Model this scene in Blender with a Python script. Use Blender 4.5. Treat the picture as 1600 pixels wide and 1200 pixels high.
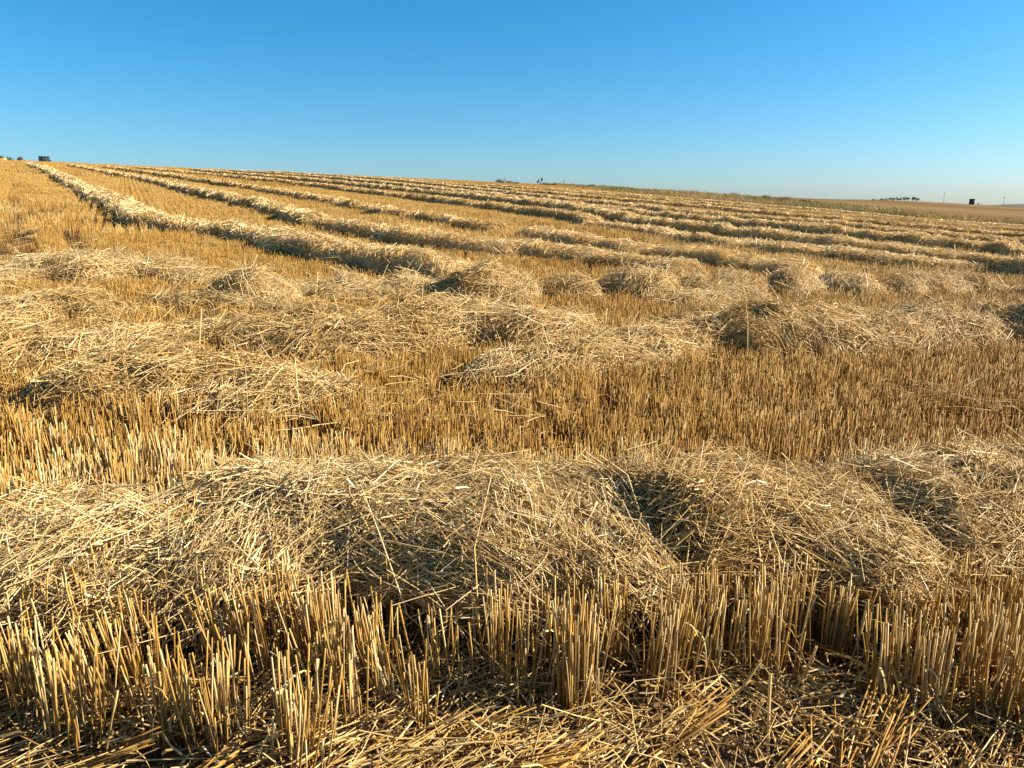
import bpy, math, random
import numpy as np

# ------------------------------------------------------------------ camera, sky, sun, exposure
scene = bpy.context.scene
for o in list(bpy.data.objects):
    bpy.data.objects.remove(o)
C = scene.collection
FPX, PITCH, CAM_H = 1164.0, math.radians(13.3), 1.3
cam = bpy.data.cameras.new('camera')
cam.sensor_width = 36.0
cam.lens = 36.0 * FPX / 1600.0
cam.clip_start, cam.clip_end = 0.05, 9000
cam_ob = bpy.data.objects.new('camera', cam)
cam_ob.location = (0, 0, CAM_H)
cam_ob.rotation_euler = (math.pi / 2 - PITCH, 0, 0)
C.objects.link(cam_ob)
scene.camera = cam_ob

SUN_AZ, SUN_EL = math.radians(86), math.radians(27)      # azimuth: clockwise from +Y (the view)
world = bpy.data.worlds.new('World')
scene.world = world
world.use_nodes = True
nt = world.node_tree
nt.nodes.clear()
sky = nt.nodes.new('ShaderNodeTexSky')
sky.sky_type = 'NISHITA'
sky.sun_disc = False
sky.sun_elevation = SUN_EL
sky.sun_rotation = SUN_AZ
sky.altitude = 300
sky.air_density = 1.0
sky.dust_density = 0.9
sky.ozone_density = 7.5
bg = nt.nodes.new('ShaderNodeBackground')
bg.inputs['Strength'].default_value = 0.063
wo = nt.nodes.new('ShaderNodeOutputWorld')
hs = nt.nodes.new('ShaderNodeHueSaturation')
hs.inputs['Saturation'].default_value = 1.2
hs.inputs['Hue'].default_value = 0.4885
nt.links.new(sky.outputs[0], hs.inputs['Color'])
nt.links.new(hs.outputs[0], bg.inputs['Color'])
nt.links.new(bg.outputs[0], wo.inputs['Surface'])

sun = bpy.data.lights.new('sun', 'SUN')
sun.energy = 5.0
sun.angle = math.radians(0.53)
sun.color = (1.0, 0.91, 0.80)
sun_ob = bpy.data.objects.new('sun', sun)
sd = (math.sin(SUN_AZ) * math.cos(SUN_EL), math.cos(SUN_AZ) * math.cos(SUN_EL), math.sin(SUN_EL))
from mathutils import Vector
sun_ob.rotation_euler = Vector(sd).to_track_quat('Z', 'Y').to_euler()
sun_ob.location = (20, 0, 20)
C.objects.link(sun_ob)

scene.view_settings.view_transform = 'Standard'
scene.view_settings.look = 'None'
scene.view_settings.exposure = 1.45
scene.view_settings.gamma = 1.0
scene.view_settings.use_curve_mapping = False
scene.cycles.max_bounces = 5
scene.cycles.diffuse_bounces = 3
scene.cycles.transmission_bounces = 4
scene.cycles.use_denoising = True

# ------------------------------------------------------------------ helpers
rng = np.random.default_rng(7)
random.seed(7)
_tab = np.random.default_rng(99).random((256, 256))

def vn(x, y, seed=0):
    """smooth value noise, 0..1"""
    x = np.asarray(x, float) + seed * 17.37
    y = np.asarray(y, float) + seed * 9.71
    xi, yi = np.floor(x).astype(int), np.floor(y).astype(int)
    fx, fy = x - xi, y - yi
    fx, fy = fx * fx * (3 - 2 * fx), fy * fy * (3 - 2 * fy)
    a, b = _tab[xi & 255, yi & 255], _tab[(xi + 1) & 255, yi & 255]
    c, d = _tab[xi & 255, (yi + 1) & 255], _tab[(xi + 1) & 255, (yi + 1) & 255]
    return (a * (1 - fx) + b * fx) * (1 - fy) + (c * (1 - fx) + d * fx) * fy

def fbm(x, y, seed=0, oct=3):
    s, a, t = 0, 1, 0
    for k in range(oct):
        s = s + a * vn(np.asarray(x) * 2 ** k, np.asarray(y) * 2 ** k, seed + k * 3)
        t += a
        a *= 0.5
    return s / t

def ground_z(x, y):
    """a field that climbs ahead and to the left, with a crest about 120 m away"""
    x = np.asarray(x, float)
    y = np.asarray(y, float)
    r = np.hypot(x, y) + 1e-9
    w = np.clip((x / r - 0.36) / 0.20, 0, 1)                     # to the right the climb is gentler and longer
    w = w * w * (3 - 2 * w)
    p = np.clip((0.0401 * y - 0.0465 * x) / r - 0.004 * w, -0.03, 0.08)
    R0 = 120.0 + 280.0 * w
    R1 = R0 * 3.5
    t = np.clip((r - R0) / (R1 - R0), 0, 1)
    f = np.where(r < R0, r, R0 + (r - R0) * (1 - t) - R0 * t * t * (3 - 2 * t))
    return p * f

def unproject(px, py, h=0.0):
    """where the ray of a photograph pixel meets the ground raised by h"""
    cx, cy = (px - 800) / FPX, (600 - py) / FPX
    d = np.array([cx, math.cos(PITCH) + cy * math.sin(PITCH), -math.sin(PITCH) + cy * math.cos(PITCH)])
    t0 = t = 0.3
    hit = False
    while t < 900:
        p = d * t
        if CAM_H + p[2] < float(ground_z(p[0], p[1])) + h:
            hit = True
            break
        t0 = t
        t *= 1.02
    if not hit:
        return np.array([d[0], d[1]]) * 118 / math.hypot(d[0], d[1])
    for _ in range(40):
        m = (t0 + t) / 2
        p = d * m
        if CAM_H + p[2] < float(ground_z(p[0], p[1])) + h:
            t = m
        else:
            t0 = m
    return p[:2]

def tag(o, label=None, category=None, group=None, kind=None):
    if label: o['label'] = label
    if category: o['category'] = category
    if group: o['group'] = group
    if kind: o['kind'] = kind
    return o

def mesh_from(name, V, Q, attrs=None, mat=None, smooth=True, T=None):
    """V (n,3); Q (m,4) quads; T (k,3) triangles; attrs {name: per-vertex floats}"""
    me = bpy.data.meshes.new(name)
    V = np.asarray(V, np.float32)
    me.vertices.add(len(V))
    me.vertices.foreach_set('co', V.ravel())
    Q = np.asarray(Q, np.int32).reshape(-1, 4)
    T = np.zeros((0, 3), np.int32) if T is None else np.asarray(T, np.int32).reshape(-1, 3)
    idx = np.concatenate([Q.ravel(), T.ravel()])
    me.loops.add(len(idx))
    me.loops.foreach_set('vertex_index', idx)
    st = np.concatenate([np.arange(len(Q)) * 4, len(Q) * 4 + np.arange(len(T)) * 3]).astype(np.int32)
    me.polygons.add(len(st))
    me.polygons.foreach_set('loop_start', st)
    if smooth:
        me.polygons.foreach_set('use_smooth', np.ones(len(st), bool))
    for k, v in (attrs or {}).items():
        a = me.attributes.new(k, 'FLOAT', 'POINT')
        a.data.foreach_set('value', np.asarray(v, np.float32))
    me.update(calc_edges=True)
    me.validate()
    if mat:
        me.materials.append(mat)
    return me

def link(name, me, parent=None, loc=(0, 0, 0), rz=0.0):
    o = bpy.data.objects.new(name, me)
    o.location = loc
    o.rotation_euler = (0, 0, rz)
    o.parent = parent
    C.objects.link(o)
    return o

class Bag:
    """collects vertices, quads, triangles and per-vertex floats"""
    def __init__(s):
        s.V, s.Q, s.T, s.A, s.n = [], [], [], [], 0
    def add(s, V, Q=None, T=None, tint=0.5, up=0.5):
        V = np.asarray(V, float)
        s.V.append(V)
        if Q is not None and len(Q): s.Q.append(np.asarray(Q) + s.n)
        if T is not None and len(T): s.T.append(np.asarray(T) + s.n)
        s.A.append(np.stack([np.broadcast_to(tint, len(V)), np.broadcast_to(up, len(V))], 1))
        s.n += len(V)
    def mesh(s, name, mat, smooth=True):
        A = np.concatenate(s.A)
        return mesh_from(name, np.concatenate(s.V), np.concatenate(s.Q) if s.Q else [],
                         {'tint': A[:, 0], 'up': A[:, 1]}, mat, smooth, np.concatenate(s.T) if s.T else None)

def unit(a):
    return a / (np.linalg.norm(a, axis=-1, keepdims=True) + 1e-12)

def stalks(P, D, L, rad, segs=1, sides=3, bend=0.0, tint=None, taper=0.8, cap=False, rg=rng):
    """tubes (sides>=3) or ribbons (sides=2) centred at P along D; returns V, Q, T, tint, up"""
    n = len(P)
    D = unit(D)
    ref = np.where(np.abs(D[:, 2:3]) < 0.9, np.array([[0, 0, 1.0]]), np.array([[1.0, 0, 0]]))
    U = unit(np.cross(D, ref))
    W = np.cross(D, U)
    a0 = rg.random(n) * 6.283
    B = (U * np.cos(a0)[:, None] + W * np.sin(a0)[:, None]) * (np.broadcast_to(bend, n) * L)[:, None] * rg.normal(0, 1, n)[:, None]
    s = np.linspace(-0.5, 0.5, segs + 1)
    ctr = P[:, None, :] + D[:, None, :] * (L[:, None] * s[None])[:, :, None] + B[:, None, :] * (0.25 - s * s)[None, :, None] * 4
    rr = np.broadcast_to(rad, n)[:, None] * (1 - (1 - taper) * (s + 0.5))[None]
    if sides == 2:
        ang = np.array([0, math.pi])
        off = rg.random(n) * 6.283
    else:
        ang = np.arange(sides) * 2 * math.pi / sides
        off = rg.random(n) * 6.283
    ca, sa = np.cos(ang[None] + off[:, None]), np.sin(ang[None] + off[:, None])
    dirs = U[:, None, :] * ca[:, :, None] + W[:, None, :] * sa[:, :, None]
    V = ctr[:, :, None, :] + dirs[:, None, :, :] * rr[:, :, None, None]
    V = V.reshape(-1, 3)
    per = (segs + 1) * sides
    q = []
    if sides == 2:
        for k in range(segs):
            q.append([k * 2, k * 2 + 1, k * 2 + 3, k * 2 + 2])
    else:
        for k in range(segs):
            for j in range(sides):
                j2 = (j + 1) % sides
                q.append([k * sides + j, k * sides + j2, (k + 1) * sides + j2, (k + 1) * sides + j])
    Q = (np.array(q)[None] + (np.arange(n) * per)[:, None, None]).reshape(-1, 4)
    T = None
    if cap and sides == 3:
        T = (np.array([[segs * 3, segs * 3 + 1, segs * 3 + 2]])[None] + (np.arange(n) * per)[:, None, None]).reshape(-1, 3)
    if cap and sides == 4:
        Q = np.concatenate([Q, (np.array([[segs * 4, segs * 4 + 1, segs * 4 + 2, segs * 4 + 3]])[None] + (np.arange(n) * per)[:, None, None]).reshape(-1, 4)])
    if tint is None:
        tint = rg.random(n)
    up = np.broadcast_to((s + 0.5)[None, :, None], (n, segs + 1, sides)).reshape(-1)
    return V, Q, T, np.repeat(tint, per), up

# ------------------------------------------------------------------ materials
def new_mat(name):
    m = bpy.data.materials.new(name)
    m.use_nodes = True
    t = m.node_tree
    t.nodes.clear()
    out = t.nodes.new('ShaderNodeOutputMaterial')
    p = t.nodes.new('ShaderNodeBsdfPrincipled')
    t.links.new(p.outputs[0], out.inputs[0])
    return m, t, p, out

def ramp(t, stops, fac=None):
    r = t.nodes.new('ShaderNodeValToRGB')
    e = r.color_ramp.elements
    while len(e) < len(stops):
        e.new(0.5)
    for k, (pos, c) in enumerate(stops):
        e[k].position = pos
        e[k].color = (*c, 1)
    if fac is not None:
        t.links.new(fac, r.inputs[0])
    return r

def attr(t, name):
    a = t.nodes.new('ShaderNodeAttribute')
    a.attribute_name = name
    return a.outputs['Fac']

def mth(t, op, a, b=None, clamp=False):
    n = t.nodes.new('ShaderNodeMath')
    n.operation = op
    n.use_clamp = clamp
    for i, v in enumerate((a, b)):
        if v is None: continue
        if isinstance(v, (int, float)): n.inputs[i].default_value = v
        else: t.links.new(v, n.inputs[i])
    return n.outputs[0]

def mixc(t, fac, a, b, mode='MIX'):
    n = t.nodes.new('ShaderNodeMix')
    n.data_type = 'RGBA'
    n.blend_type = mode
    for sock, v in ((n.inputs[0], fac), (n.inputs[6], a), (n.inputs[7], b)):
        if isinstance(v, (int, float)): sock.default_value = v
        elif isinstance(v, tuple): sock.default_value = (*v, 1)
        else: t.links.new(v, sock)
    return n.outputs[2]

def noise(t, scale, detail=3, coord=None, rough=0.55):
    n = t.nodes.new('ShaderNodeTexNoise')
    n.inputs['Scale'].default_value = scale
    n.inputs['Detail'].default_value = detail
    n.inputs['Roughness'].default_value = rough
    if coord is not None: t.links.new(coord, n.inputs['Vector'])
    return n.outputs['Fac']

def position(t):
    return t.nodes.new('ShaderNodeNewGeometry').outputs['Position']

def stalk_material(name, stops, low, low_amt, rough, spec, transl, vary=0.25):
    """dry stalks: colour per stalk, browner towards the root, a little light let through"""
    m, t, p, out = new_mat(name)
    oi = t.nodes.new('ShaderNodeObjectInfo')
    patch = noise(t, 0.9, 2, position(t))
    v = mth(t, 'ADD', attr(t, 'tint'), mth(t, 'MULTIPLY', mth(t, 'SUBTRACT', oi.outputs['Random'], 0.5), vary))
    v = mth(t, 'ADD', v, mth(t, 'MULTIPLY', mth(t, 'SUBTRACT', patch, 0.5), 0.5), clamp=True)
    c = ramp(t, stops, v).outputs[0]
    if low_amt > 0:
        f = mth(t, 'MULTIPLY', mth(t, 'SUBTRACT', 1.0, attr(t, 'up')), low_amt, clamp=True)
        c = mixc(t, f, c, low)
    streak = noise(t, 60, 2, position(t))
    c = mixc(t, mth(t, 'MULTIPLY', streak, 0.35), c, (0.20, 0.115, 0.04), 'MIX')
    t.links.new(c, p.inputs['Base Color'])
    p.inputs['Roughness'].default_value = rough
    p.inputs['Specular IOR Level'].default_value = spec
    if transl > 0:
        tr = t.nodes.new('ShaderNodeBsdfTranslucent')
        t.links.new(c, tr.inputs['Color'])
        mx = t.nodes.new('ShaderNodeMixShader')
        mx.inputs[0].default_value = transl
        t.links.new(p.outputs[0], mx.inputs[1])
        t.links.new(tr.outputs[0], mx.inputs[2])
        t.links.new(mx.outputs[0], out.inputs[0])
    return m

STRAW = stalk_material('straw', [(0.0, (0.38, 0.20, 0.055)), (0.22, (0.66, 0.43, 0.135)), (0.6, (0.80, 0.58, 0.235)), (1.0, (0.90, 0.725, 0.41))],
                       (0.4, 0.25, 0.08), 0.0, 0.5, 0.22, 0.25)
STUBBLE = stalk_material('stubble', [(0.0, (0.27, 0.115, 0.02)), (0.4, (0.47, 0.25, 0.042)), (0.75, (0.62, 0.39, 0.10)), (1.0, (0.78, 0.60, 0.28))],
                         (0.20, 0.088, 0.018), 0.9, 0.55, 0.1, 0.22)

def core_material():
    m, t, p, out = new_mat('straw_mat')
    tc = t.nodes.new('ShaderNodeNewGeometry').outputs['Position']
    mp = t.nodes.new('ShaderNodeMapping')
    mp.inputs['Scale'].default_value = (14, 55, 55)
    mp.inputs['Rotation'].default_value = (0.2, 0.1, 0.5)
    t.links.new(tc, mp.inputs['Vector'])
    n1 = noise(t, 1.0, 4, mp.outputs[0])
    mp2 = t.nodes.new('ShaderNodeMapping')
    mp2.inputs['Scale'].default_value = (55, 14, 55)
    mp2.inputs['Rotation'].default_value = (0.1, 0.3, 0.6)
    t.links.new(tc, mp2.inputs['Vector'])
    n2 = noise(t, 1.0, 4, mp2.outputs[0])
    f = mth(t, 'MAXIMUM', n1, n2)
    c = ramp(t, [(0.40, (0.28, 0.14, 0.035)), (0.56, (0.54, 0.325, 0.095)), (0.70, (0.74, 0.50, 0.18))], f).outputs[0]
    t.links.new(c, p.inputs['Base Color'])
    p.inputs['Roughness'].default_value = 0.8
    b = t.nodes.new('ShaderNodeBump')
    b.inputs['Strength'].default_value = 1.0
    b.inputs['Distance'].default_value = 0.03
    t.links.new(f, b.inputs['Height'])
    t.links.new(b.outputs[0], p.inputs['Normal'])
    return m
CORE = core_material()

def ground_material():
    m, t, p, out = new_mat('field_soil')
    pos = position(t)
    big = noise(t, 0.35, 4, pos)
    fine = noise(t, 14, 5, pos)
    chaff = noise(t, 70, 3, pos)
    soil = ramp(t, [(0.3, (0.055, 0.034, 0.018)), (0.7, (0.13, 0.082, 0.042))], fine).outputs[0]
    lit = ramp(t, [(0.56, (0, 0, 0)), (0.66, (1, 1, 1))], chaff).outputs[0]
    near = mixc(t, mth(t, 'MULTIPLY', lit, 0.75), soil, (0.48, 0.32, 0.12))
    # the fallow plain beyond the field edge: rusty dry grass with paler bands
    mp = t.nodes.new('ShaderNodeMapping')
    mp.inputs['Scale'].default_value = (0.006, 0.03, 0.03)
    mp.inputs['Rotation'].default_value = (0, 0, 0.5)
    t.links.new(pos, mp.inputs['Vector'])
    band = noise(t, 1.0, 5, mp.outputs[0])
    plain = ramp(t, [(0.36, (0.13, 0.060, 0.020)), (0.5, (0.16, 0.083, 0.028)), (0.56, (0.24, 0.150, 0.055)), (0.64, (0.12, 0.073, 0.024))], band).outputs[0]
    plain = mixc(t, mth(t, 'MULTIPLY', big, 0.4), plain, (0.11, 0.065, 0.022))
    c = mixc(t, attr(t, 'zone'), near, plain)
    # far in the field the stalks stand too close to tell from the soil
    c = mixc(t, attr(t, 'far'), c, (0.50, 0.33, 0.11))
    t.links.new(c, p.inputs['Base Color'])
    p.inputs['Roughness'].default_value = 0.95
    p.inputs['Specular IOR Level'].default_value = 0.03
    b = t.nodes.new('ShaderNodeBump')
    b.inputs['Strength'].default_value = 0.8
    b.inputs['Distance'].default_value = 0.03
    t.links.new(fine, b.inputs['Height'])
    t.links.new(b.outputs[0], p.inputs['Normal'])
    return m

def plain_material(name, c1, c2, rough=0.7, scale=6.0, metal=0.0, spec=0.3):
    m, t, p, out = new_mat(name)
    n = noise(t, scale, 4, position(t))
    t.links.new(ramp(t, [(0.3, c1), (0.7, c2)], n).outputs[0], p.inputs['Base Color'])
    p.inputs['Roughness'].default_value = rough
    p.inputs['Metallic'].default_value = metal
    p.inputs['Specular IOR Level'].default_value = spec
    return m

# ------------------------------------------------------------------ ground
_e = [unproject(px, py, 0.25) for px, py in ((1600, 350), (1480, 341), (1340, 330.5), (1200, 318.5), (1100, 310), (1010, 302))]
EDGE = np.array([(48, -40), (34, 10)] + [(q[0] + 0.6, q[1]) for q in _e] + [(_e[-1][0] - 4, _e[-1][1] + 30), (-4, 200), (-90, 420), (-200, 700)], float)
def edge_x(y):
    return np.interp(y, EDGE[:, 1], EDGE[:, 0])

def build_ground():
    rr = np.concatenate([[0.0], np.geomspace(0.25, 6000, 230)])
    nth = 240
    th = np.linspace(0, 2 * math.pi, nth, endpoint=False)
    R, TH = np.meshgrid(rr, th, indexing='ij')
    X, Y = R * np.sin(TH), R * np.cos(TH)
    Z = ground_z(X, Y)
    infield = X < edge_x(Y)
    Z = Z + (fbm(X * 2.2, Y * 2.2, 3) - 0.5) * 0.05 * np.clip(R / 1.0, 0, 1) * (R < 200)
    V = np.stack([X, Y, Z], -1).reshape(-1, 3)
    i, j = np.meshgrid(np.arange(len(rr) - 1), np.arange(nth), indexing='ij')
    j2 = (j + 1) % nth
    Q = np.stack([i * nth + j, (i + 1) * nth + j, (i + 1) * nth + j2, i * nth + j2], -1).reshape(-1, 4)
    zone = np.clip((X - edge_x(Y)) / 2.0, 0, 1)
    zone = np.where(R > 420, 1.0, zone)
    far = np.clip((R - 25) / 60, 0, 1) * (1 - zone) * 0.85
    me = mesh_from('ground', V, Q, {'zone': zone.ravel(), 'far': far.ravel()}, ground_material())
    o = link('ground', me)
    tag(o, 'brown soil of the harvested field under the stubble', 'ground', kind='structure')
    return o
build_ground()

# ------------------------------------------------------------------ straw windrows and heaps
def resample(P, ds):
    P = np.asarray(P, float)
    # Catmull-Rom through the control points, all columns together
    pts = [P[0]]
    Pe = np.vstack([2 * P[0] - P[1], P, 2 * P[-1] - P[-2]])
    for k in range(1, len(Pe) - 2):
        n = max(2, int(np.linalg.norm(Pe[k + 1][:2] - Pe[k][:2]) / ds))
        for u in np.linspace(0, 1, n + 1)[1:]:
            a, b, c, d = Pe[k - 1], Pe[k], Pe[k + 1], Pe[k + 2]
            pts.append(0.5 * (2 * b + (c - a) * u + (2 * a - 5 * b + 4 * c - d) * u * u + (3 * b - a - 3 * c + d) * u ** 3))
    P = np.array(pts)
    s = np.concatenate([[0], np.cumsum(np.linalg.norm(np.diff(P[:, :2], axis=0), axis=1))])
    n = max(4, int(s[-1] / ds))
    q = np.linspace(0, s[-1], n + 1)
    return np.stack([np.interp(q, s, P[:, k]) for k in range(P.shape[1])], 1), q

_wr = [0]
def windrow(name, label, group, ctrl, px=True, base=0.0, ds=0.06, nt=22, lumps=0.25, layers=3.0, dia=0.006, length=0.24,
            segs=1, sides=3, lump_size=0.5, blunt=3.0, core=True, along=0.6, wild=0.05, ragged=0.2, grow=0.0, category='straw row', fringe=0.25, bend=0.06, depth=0.03, low=1.0, adapt=False, fit=False, endl=0.35, leaf=0.0):
    """ctrl: rows of (px, py of the crest, height, width), or world (x, y, height, width)"""
    _wr[0] += 1
    sd = _wr[0]
    rg = np.random.default_rng(1000 + sd)
    if px:
        ctrl = [(*unproject(a, b, base + (h - base) * low if fit else h), h, w * (0.74 if fit else 1.0)) for a, b, h, w in ctrl]
    P, q = resample(ctrl, ds)
    n = len(P)
    Tn = unit(np.gradient(P[:, :2], axis=0))
    Nn = np.stack([-Tn[:, 1], Tn[:, 0]], 1)
    t = np.linspace(-1, 1, nt)
    wl = P[:, 3] * 0.5 * (1 + ragged * 2 * (vn(q / 0.45, 0 * q, sd) - 0.5))
    wr = P[:, 3] * 0.5 * (1 + ragged * 2 * (vn(q / 0.45, 0 * q + 7, sd + 40) - 0.5))
    half = np.where(t[None] < 0, wl[:, None], wr[:, None])
    endf = np.clip(np.minimum(q, q[-1] - q) / endl, 0, 1) ** 0.5
    half = half * (0.35 + 0.65 * endf)[:, None]
    X = P[:, 0:1] + Nn[:, 0:1] * half * t[None]
    Y = P[:, 1:2] + Nn[:, 1:2] * half * t[None]
    prof = np.clip(1 - np.abs(t) ** blunt, 0, 1)[None] ** 0.75
    hh = base + (P[:, 2:3] - base) * low
    lum = fbm(X / lump_size, Y / lump_size, sd + 5, 3) - 0.5
    fine = fbm(X / 0.13, Y / 0.13, sd + 11, 2) - 0.5
    b = base
    top = (hh - b) * prof * (1 + lumps * 2.2 * lum) * (0.15 + 0.85 * endf)[:, None] + fine * 0.07 * prof
    Z = ground_z(X, Y) + b + np.maximum(top, 0.0)
    S = np.stack([X, Y, Z], -1)
    # normals
    ds_, dt_ = np.gradient(S, axis=0), np.gradient(S, axis=1)
    Nm = unit(np.cross(ds_, dt_))
    Nm = np.where(Nm[..., 2:3] < 0, -Nm, Nm)
    root = bpy.data.objects.new(name, None)
    mid = S[n // 2, nt // 2]
    root.location = (mid[0], mid[1], float(ground_z(mid[0], mid[1])))
    root.empty_display_size = 0.2
    C.objects.link(root)
    tag(root, label, category, group)
    loc = np.array(root.location)
    if core:
        inset = depth * 0.9
        Sc = S - Nm * inset
        B = Sc.copy()
        B[..., 2] = np.minimum(ground_z(Sc[..., 0], Sc[..., 1]) + max(b - 0.05, -0.05), Sc[..., 2] - 0.01)
        V = np.concatenate([Sc.reshape(-1, 3), B.reshape(-1, 3)]) - loc
        i, j = np.meshgrid(np.arange(n - 1), np.arange(nt - 1), indexing='ij')
        q0 = np.stack([i * nt + j, i * nt + j + 1, (i + 1) * nt + j + 1, (i + 1) * nt + j], -1).reshape(-1, 4)
        m = n * nt
        rim = [k for k in range(nt)] + [k * nt + nt - 1 for k in range(1, n)] + [(n - 1) * nt + k for k in range(nt - 2, -1, -1)] + [k * nt for k in range(n - 2, 0, -1)]
        rim = np.array(rim)
        r2 = np.roll(rim, -1)
        side = np.stack([rim, r2, r2 + m, rim + m], -1)
        me = mesh_from('packed_straw', V, np.concatenate([q0[:, ::-1], q0 + m, side[:, ::-1]]), None, CORE)
        link('packed_straw', me, root)
    # loose straws over the surface, thicker where the skin is larger
    a = np.linalg.norm(np.cross(S[1:, :-1] - S[:-1, :-1], S[:-1, 1:] - S[:-1, :-1]), axis=-1)
    if adapt:
        dd = np.clip(np.hypot(S[:-1, :-1, 0], S[:-1, :-1, 1]) * 0.00072, dia, 0.045)
    else:
        dd = np.full(a.shape, dia)
    wgt = a / (length * dd)
    cnt = int(wgt.sum() * layers)
    pr = (wgt / wgt.sum()).ravel()
    cell = rg.choice(len(pr), cnt, p=pr)
    ci, cj = cell // (nt - 1), cell % (nt - 1)
    u, v = rg.random(cnt)[:, None], rg.random(cnt)[:, None]
    bil = lambda G: (G[ci, cj] * (1 - u) + G[ci + 1, cj] * u) * (1 - v) + (G[ci, cj + 1] * (1 - u) + G[ci + 1, cj + 1] * u) * v
    Pp, Np = bil(S), unit(bil(Nm))
    tang = np.concatenate([Tn, np.zeros((n, 1))], 1)[ci]
    tang = unit(tang - Np * (tang * Np).sum(1, keepdims=True))
    bit = np.cross(Np, tang)
    flow = (fbm(Pp[:, 0] / 0.5, Pp[:, 1] / 0.5, sd + 70, 2) - 0.5) * 3.2      # locks of straw that lie the same way
    ang = np.where(rg.random(cnt) < along, flow + rg.normal(0, 0.45, cnt), rg.random(cnt) * 3.1416)
    tilt = rg.normal(0, 0.16, cnt)
    w = rg.random(cnt) < wild
    tilt = np.where(w, np.abs(rg.normal(0.35, 0.3, cnt)), tilt)
    D = (tang * np.cos(ang)[:, None] + bit * np.sin(ang)[:, None]) * np.cos(tilt)[:, None] + Np * np.sin(tilt)[:, None]
    off = rg.uniform(-depth, depth * 0.6, cnt) + np.where(w, 0.02, 0)
    Pp = Pp + Np * off[:, None]
    L = length * rg.lognormal(-0.08, 0.45, cnt).clip(0.3, 2.2)
    tint = np.clip(0.55 + 0.24 * rg.normal(0, 1, cnt) + (vn(Pp[:, 0] / 0.3, Pp[:, 1] / 0.3, sd + 90) - 0.5) * 0.35 + off / depth * 0.06, 0, 1)
    dloc = dd[ci, cj]
    r = dloc * 0.5 * rg.lognormal(-0.08, 0.36, cnt).clip(0.45, 1.9)
    L = np.minimum(L, 1.5 * length) if adapt else L
    V, Q, T, ti, up = stalks(Pp - loc, D, L, r, segs, sides, bend, tint, rg=rg)
    bag = Bag()
    bag.add(V, Q, T, ti, up)
    if leaf > 0:                                                             # flat torn leaves among the stalks
        k = int(cnt * leaf)
        pick = rg.integers(0, cnt, k)
        V, Q, T, ti, up = stalks(Pp[pick] - loc + Np[pick] * 0.006, D[pick] + rg.normal(0, 0.4, (k, 3)), rg.uniform(0.04, 0.14, k), rg.uniform(0.0018, 0.0042, k), 3, 2, 0.22,
                                 np.clip(rg.normal(0.7, 0.25, k), 0, 1), taper=0.3, rg=rg)
        bag.add(V, Q, T, ti, up)
    if fringe > 0:                                                           # straws drooping off both borders
        k = int(q[-1] * 2 * fringe / dia)
        e = rg.integers(0, n - 1, k)
        sidej = np.where(rg.random(k) < 0.5, 0, nt - 1)
        Pe = S[e, sidej] + rg.normal(0, 0.04, (k, 3)) * np.array([1, 1, 0.6])
        outw = np.concatenate([Nn, np.zeros((n, 1))], 1)[e] * np.where(sidej == 0, -1, 1)[:, None]
        tg = np.concatenate([Tn, np.zeros((n, 1))], 1)[e]
        De = outw * rg.uniform(0.1, 1, k)[:, None] + tg * rg.normal(0, 1.0, k)[:, None] + np.array([0, 0, -1]) * rg.normal(0.18, 0.25, k)[:, None]
        V, Q, T, ti, up = stalks(Pe - loc, De, length * rg.lognormal(-0.05, 0.4, k), np.full(k, dia * 0.5), segs, sides, bend,
                                 np.clip(rg.normal(0.5, 0.25, k), 0, 1), rg=rg)
        bag.add(V, Q, T, ti, up)
    o = link('loose_straw', bag.mesh('loose_straw', STRAW), root)
    o['kind'] = 'stuff'
    return root

SW = 'swath of cut straw behind the front stubble'
near = dict(base=0.215, ds=0.04, nt=34, dia=0.0031, length=0.185, segs=2, layers=5.6, lump_size=0.38, lumps=0.34, blunt=3.6, along=0.66, category='straw heap', wild=0.03, ragged=0.25, fringe=0.45, bend=0.11, low=0.56, leaf=0.10)
windrow('straw_heap', 'wide flattened straw heap spilling forward over the front stubble, beside the largest heap', SW,
        [(-220, 816, .36, 0.55), (-60, 796, .37, 0.55), (80, 780, .38, 0.55), (190, 784, .37, 0.53), (290, 801, .35, 0.51), (390, 816, .32, 0.44)], **near)
windrow('straw_heap', 'largest pale straw heap with a sunlit domed top and a dark hollow beneath its front', SW,
        [(200, 804, .33, 0.44), (340, 779, .36, 0.62), (470, 749, .40, 0.67), (560, 728, .43, 0.70), (660, 724, .44, 0.70), (770, 732, .43, 0.70), (890, 747, .41, 0.67), (985, 786, .40, 0.58), (1055, 829, .33, 0.40)], **{**near, 'low': 0.84, 'endl': 0.22})
windrow('straw_heap', 'straw heap with its whole near flank in dark shade, next to the largest heap', SW,
        [(1005, 770, .42, 0.48), (1075, 742, .44, 0.56), (1160, 740, .43, 0.58), (1280, 758, .39, 0.55), (1380, 795, .34, 0.48), (1450, 832, .27, 0.28)], **{**near, 'low': 0.98, 'blunt': 4.2, 'endl': 0.12})
windrow('straw_heap', 'straw heap ending the front swath, separated by a shaded cleft from the next heap', SW,
        [(1370, 768, .37, 0.40), (1430, 742, .41, 0.53), (1520, 726, .42, 0.56), (1650, 722, .41, 0.60), (1800, 735, .38, 0.56)], **{**near, 'low': 0.85, 'endl': 0.14})

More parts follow.
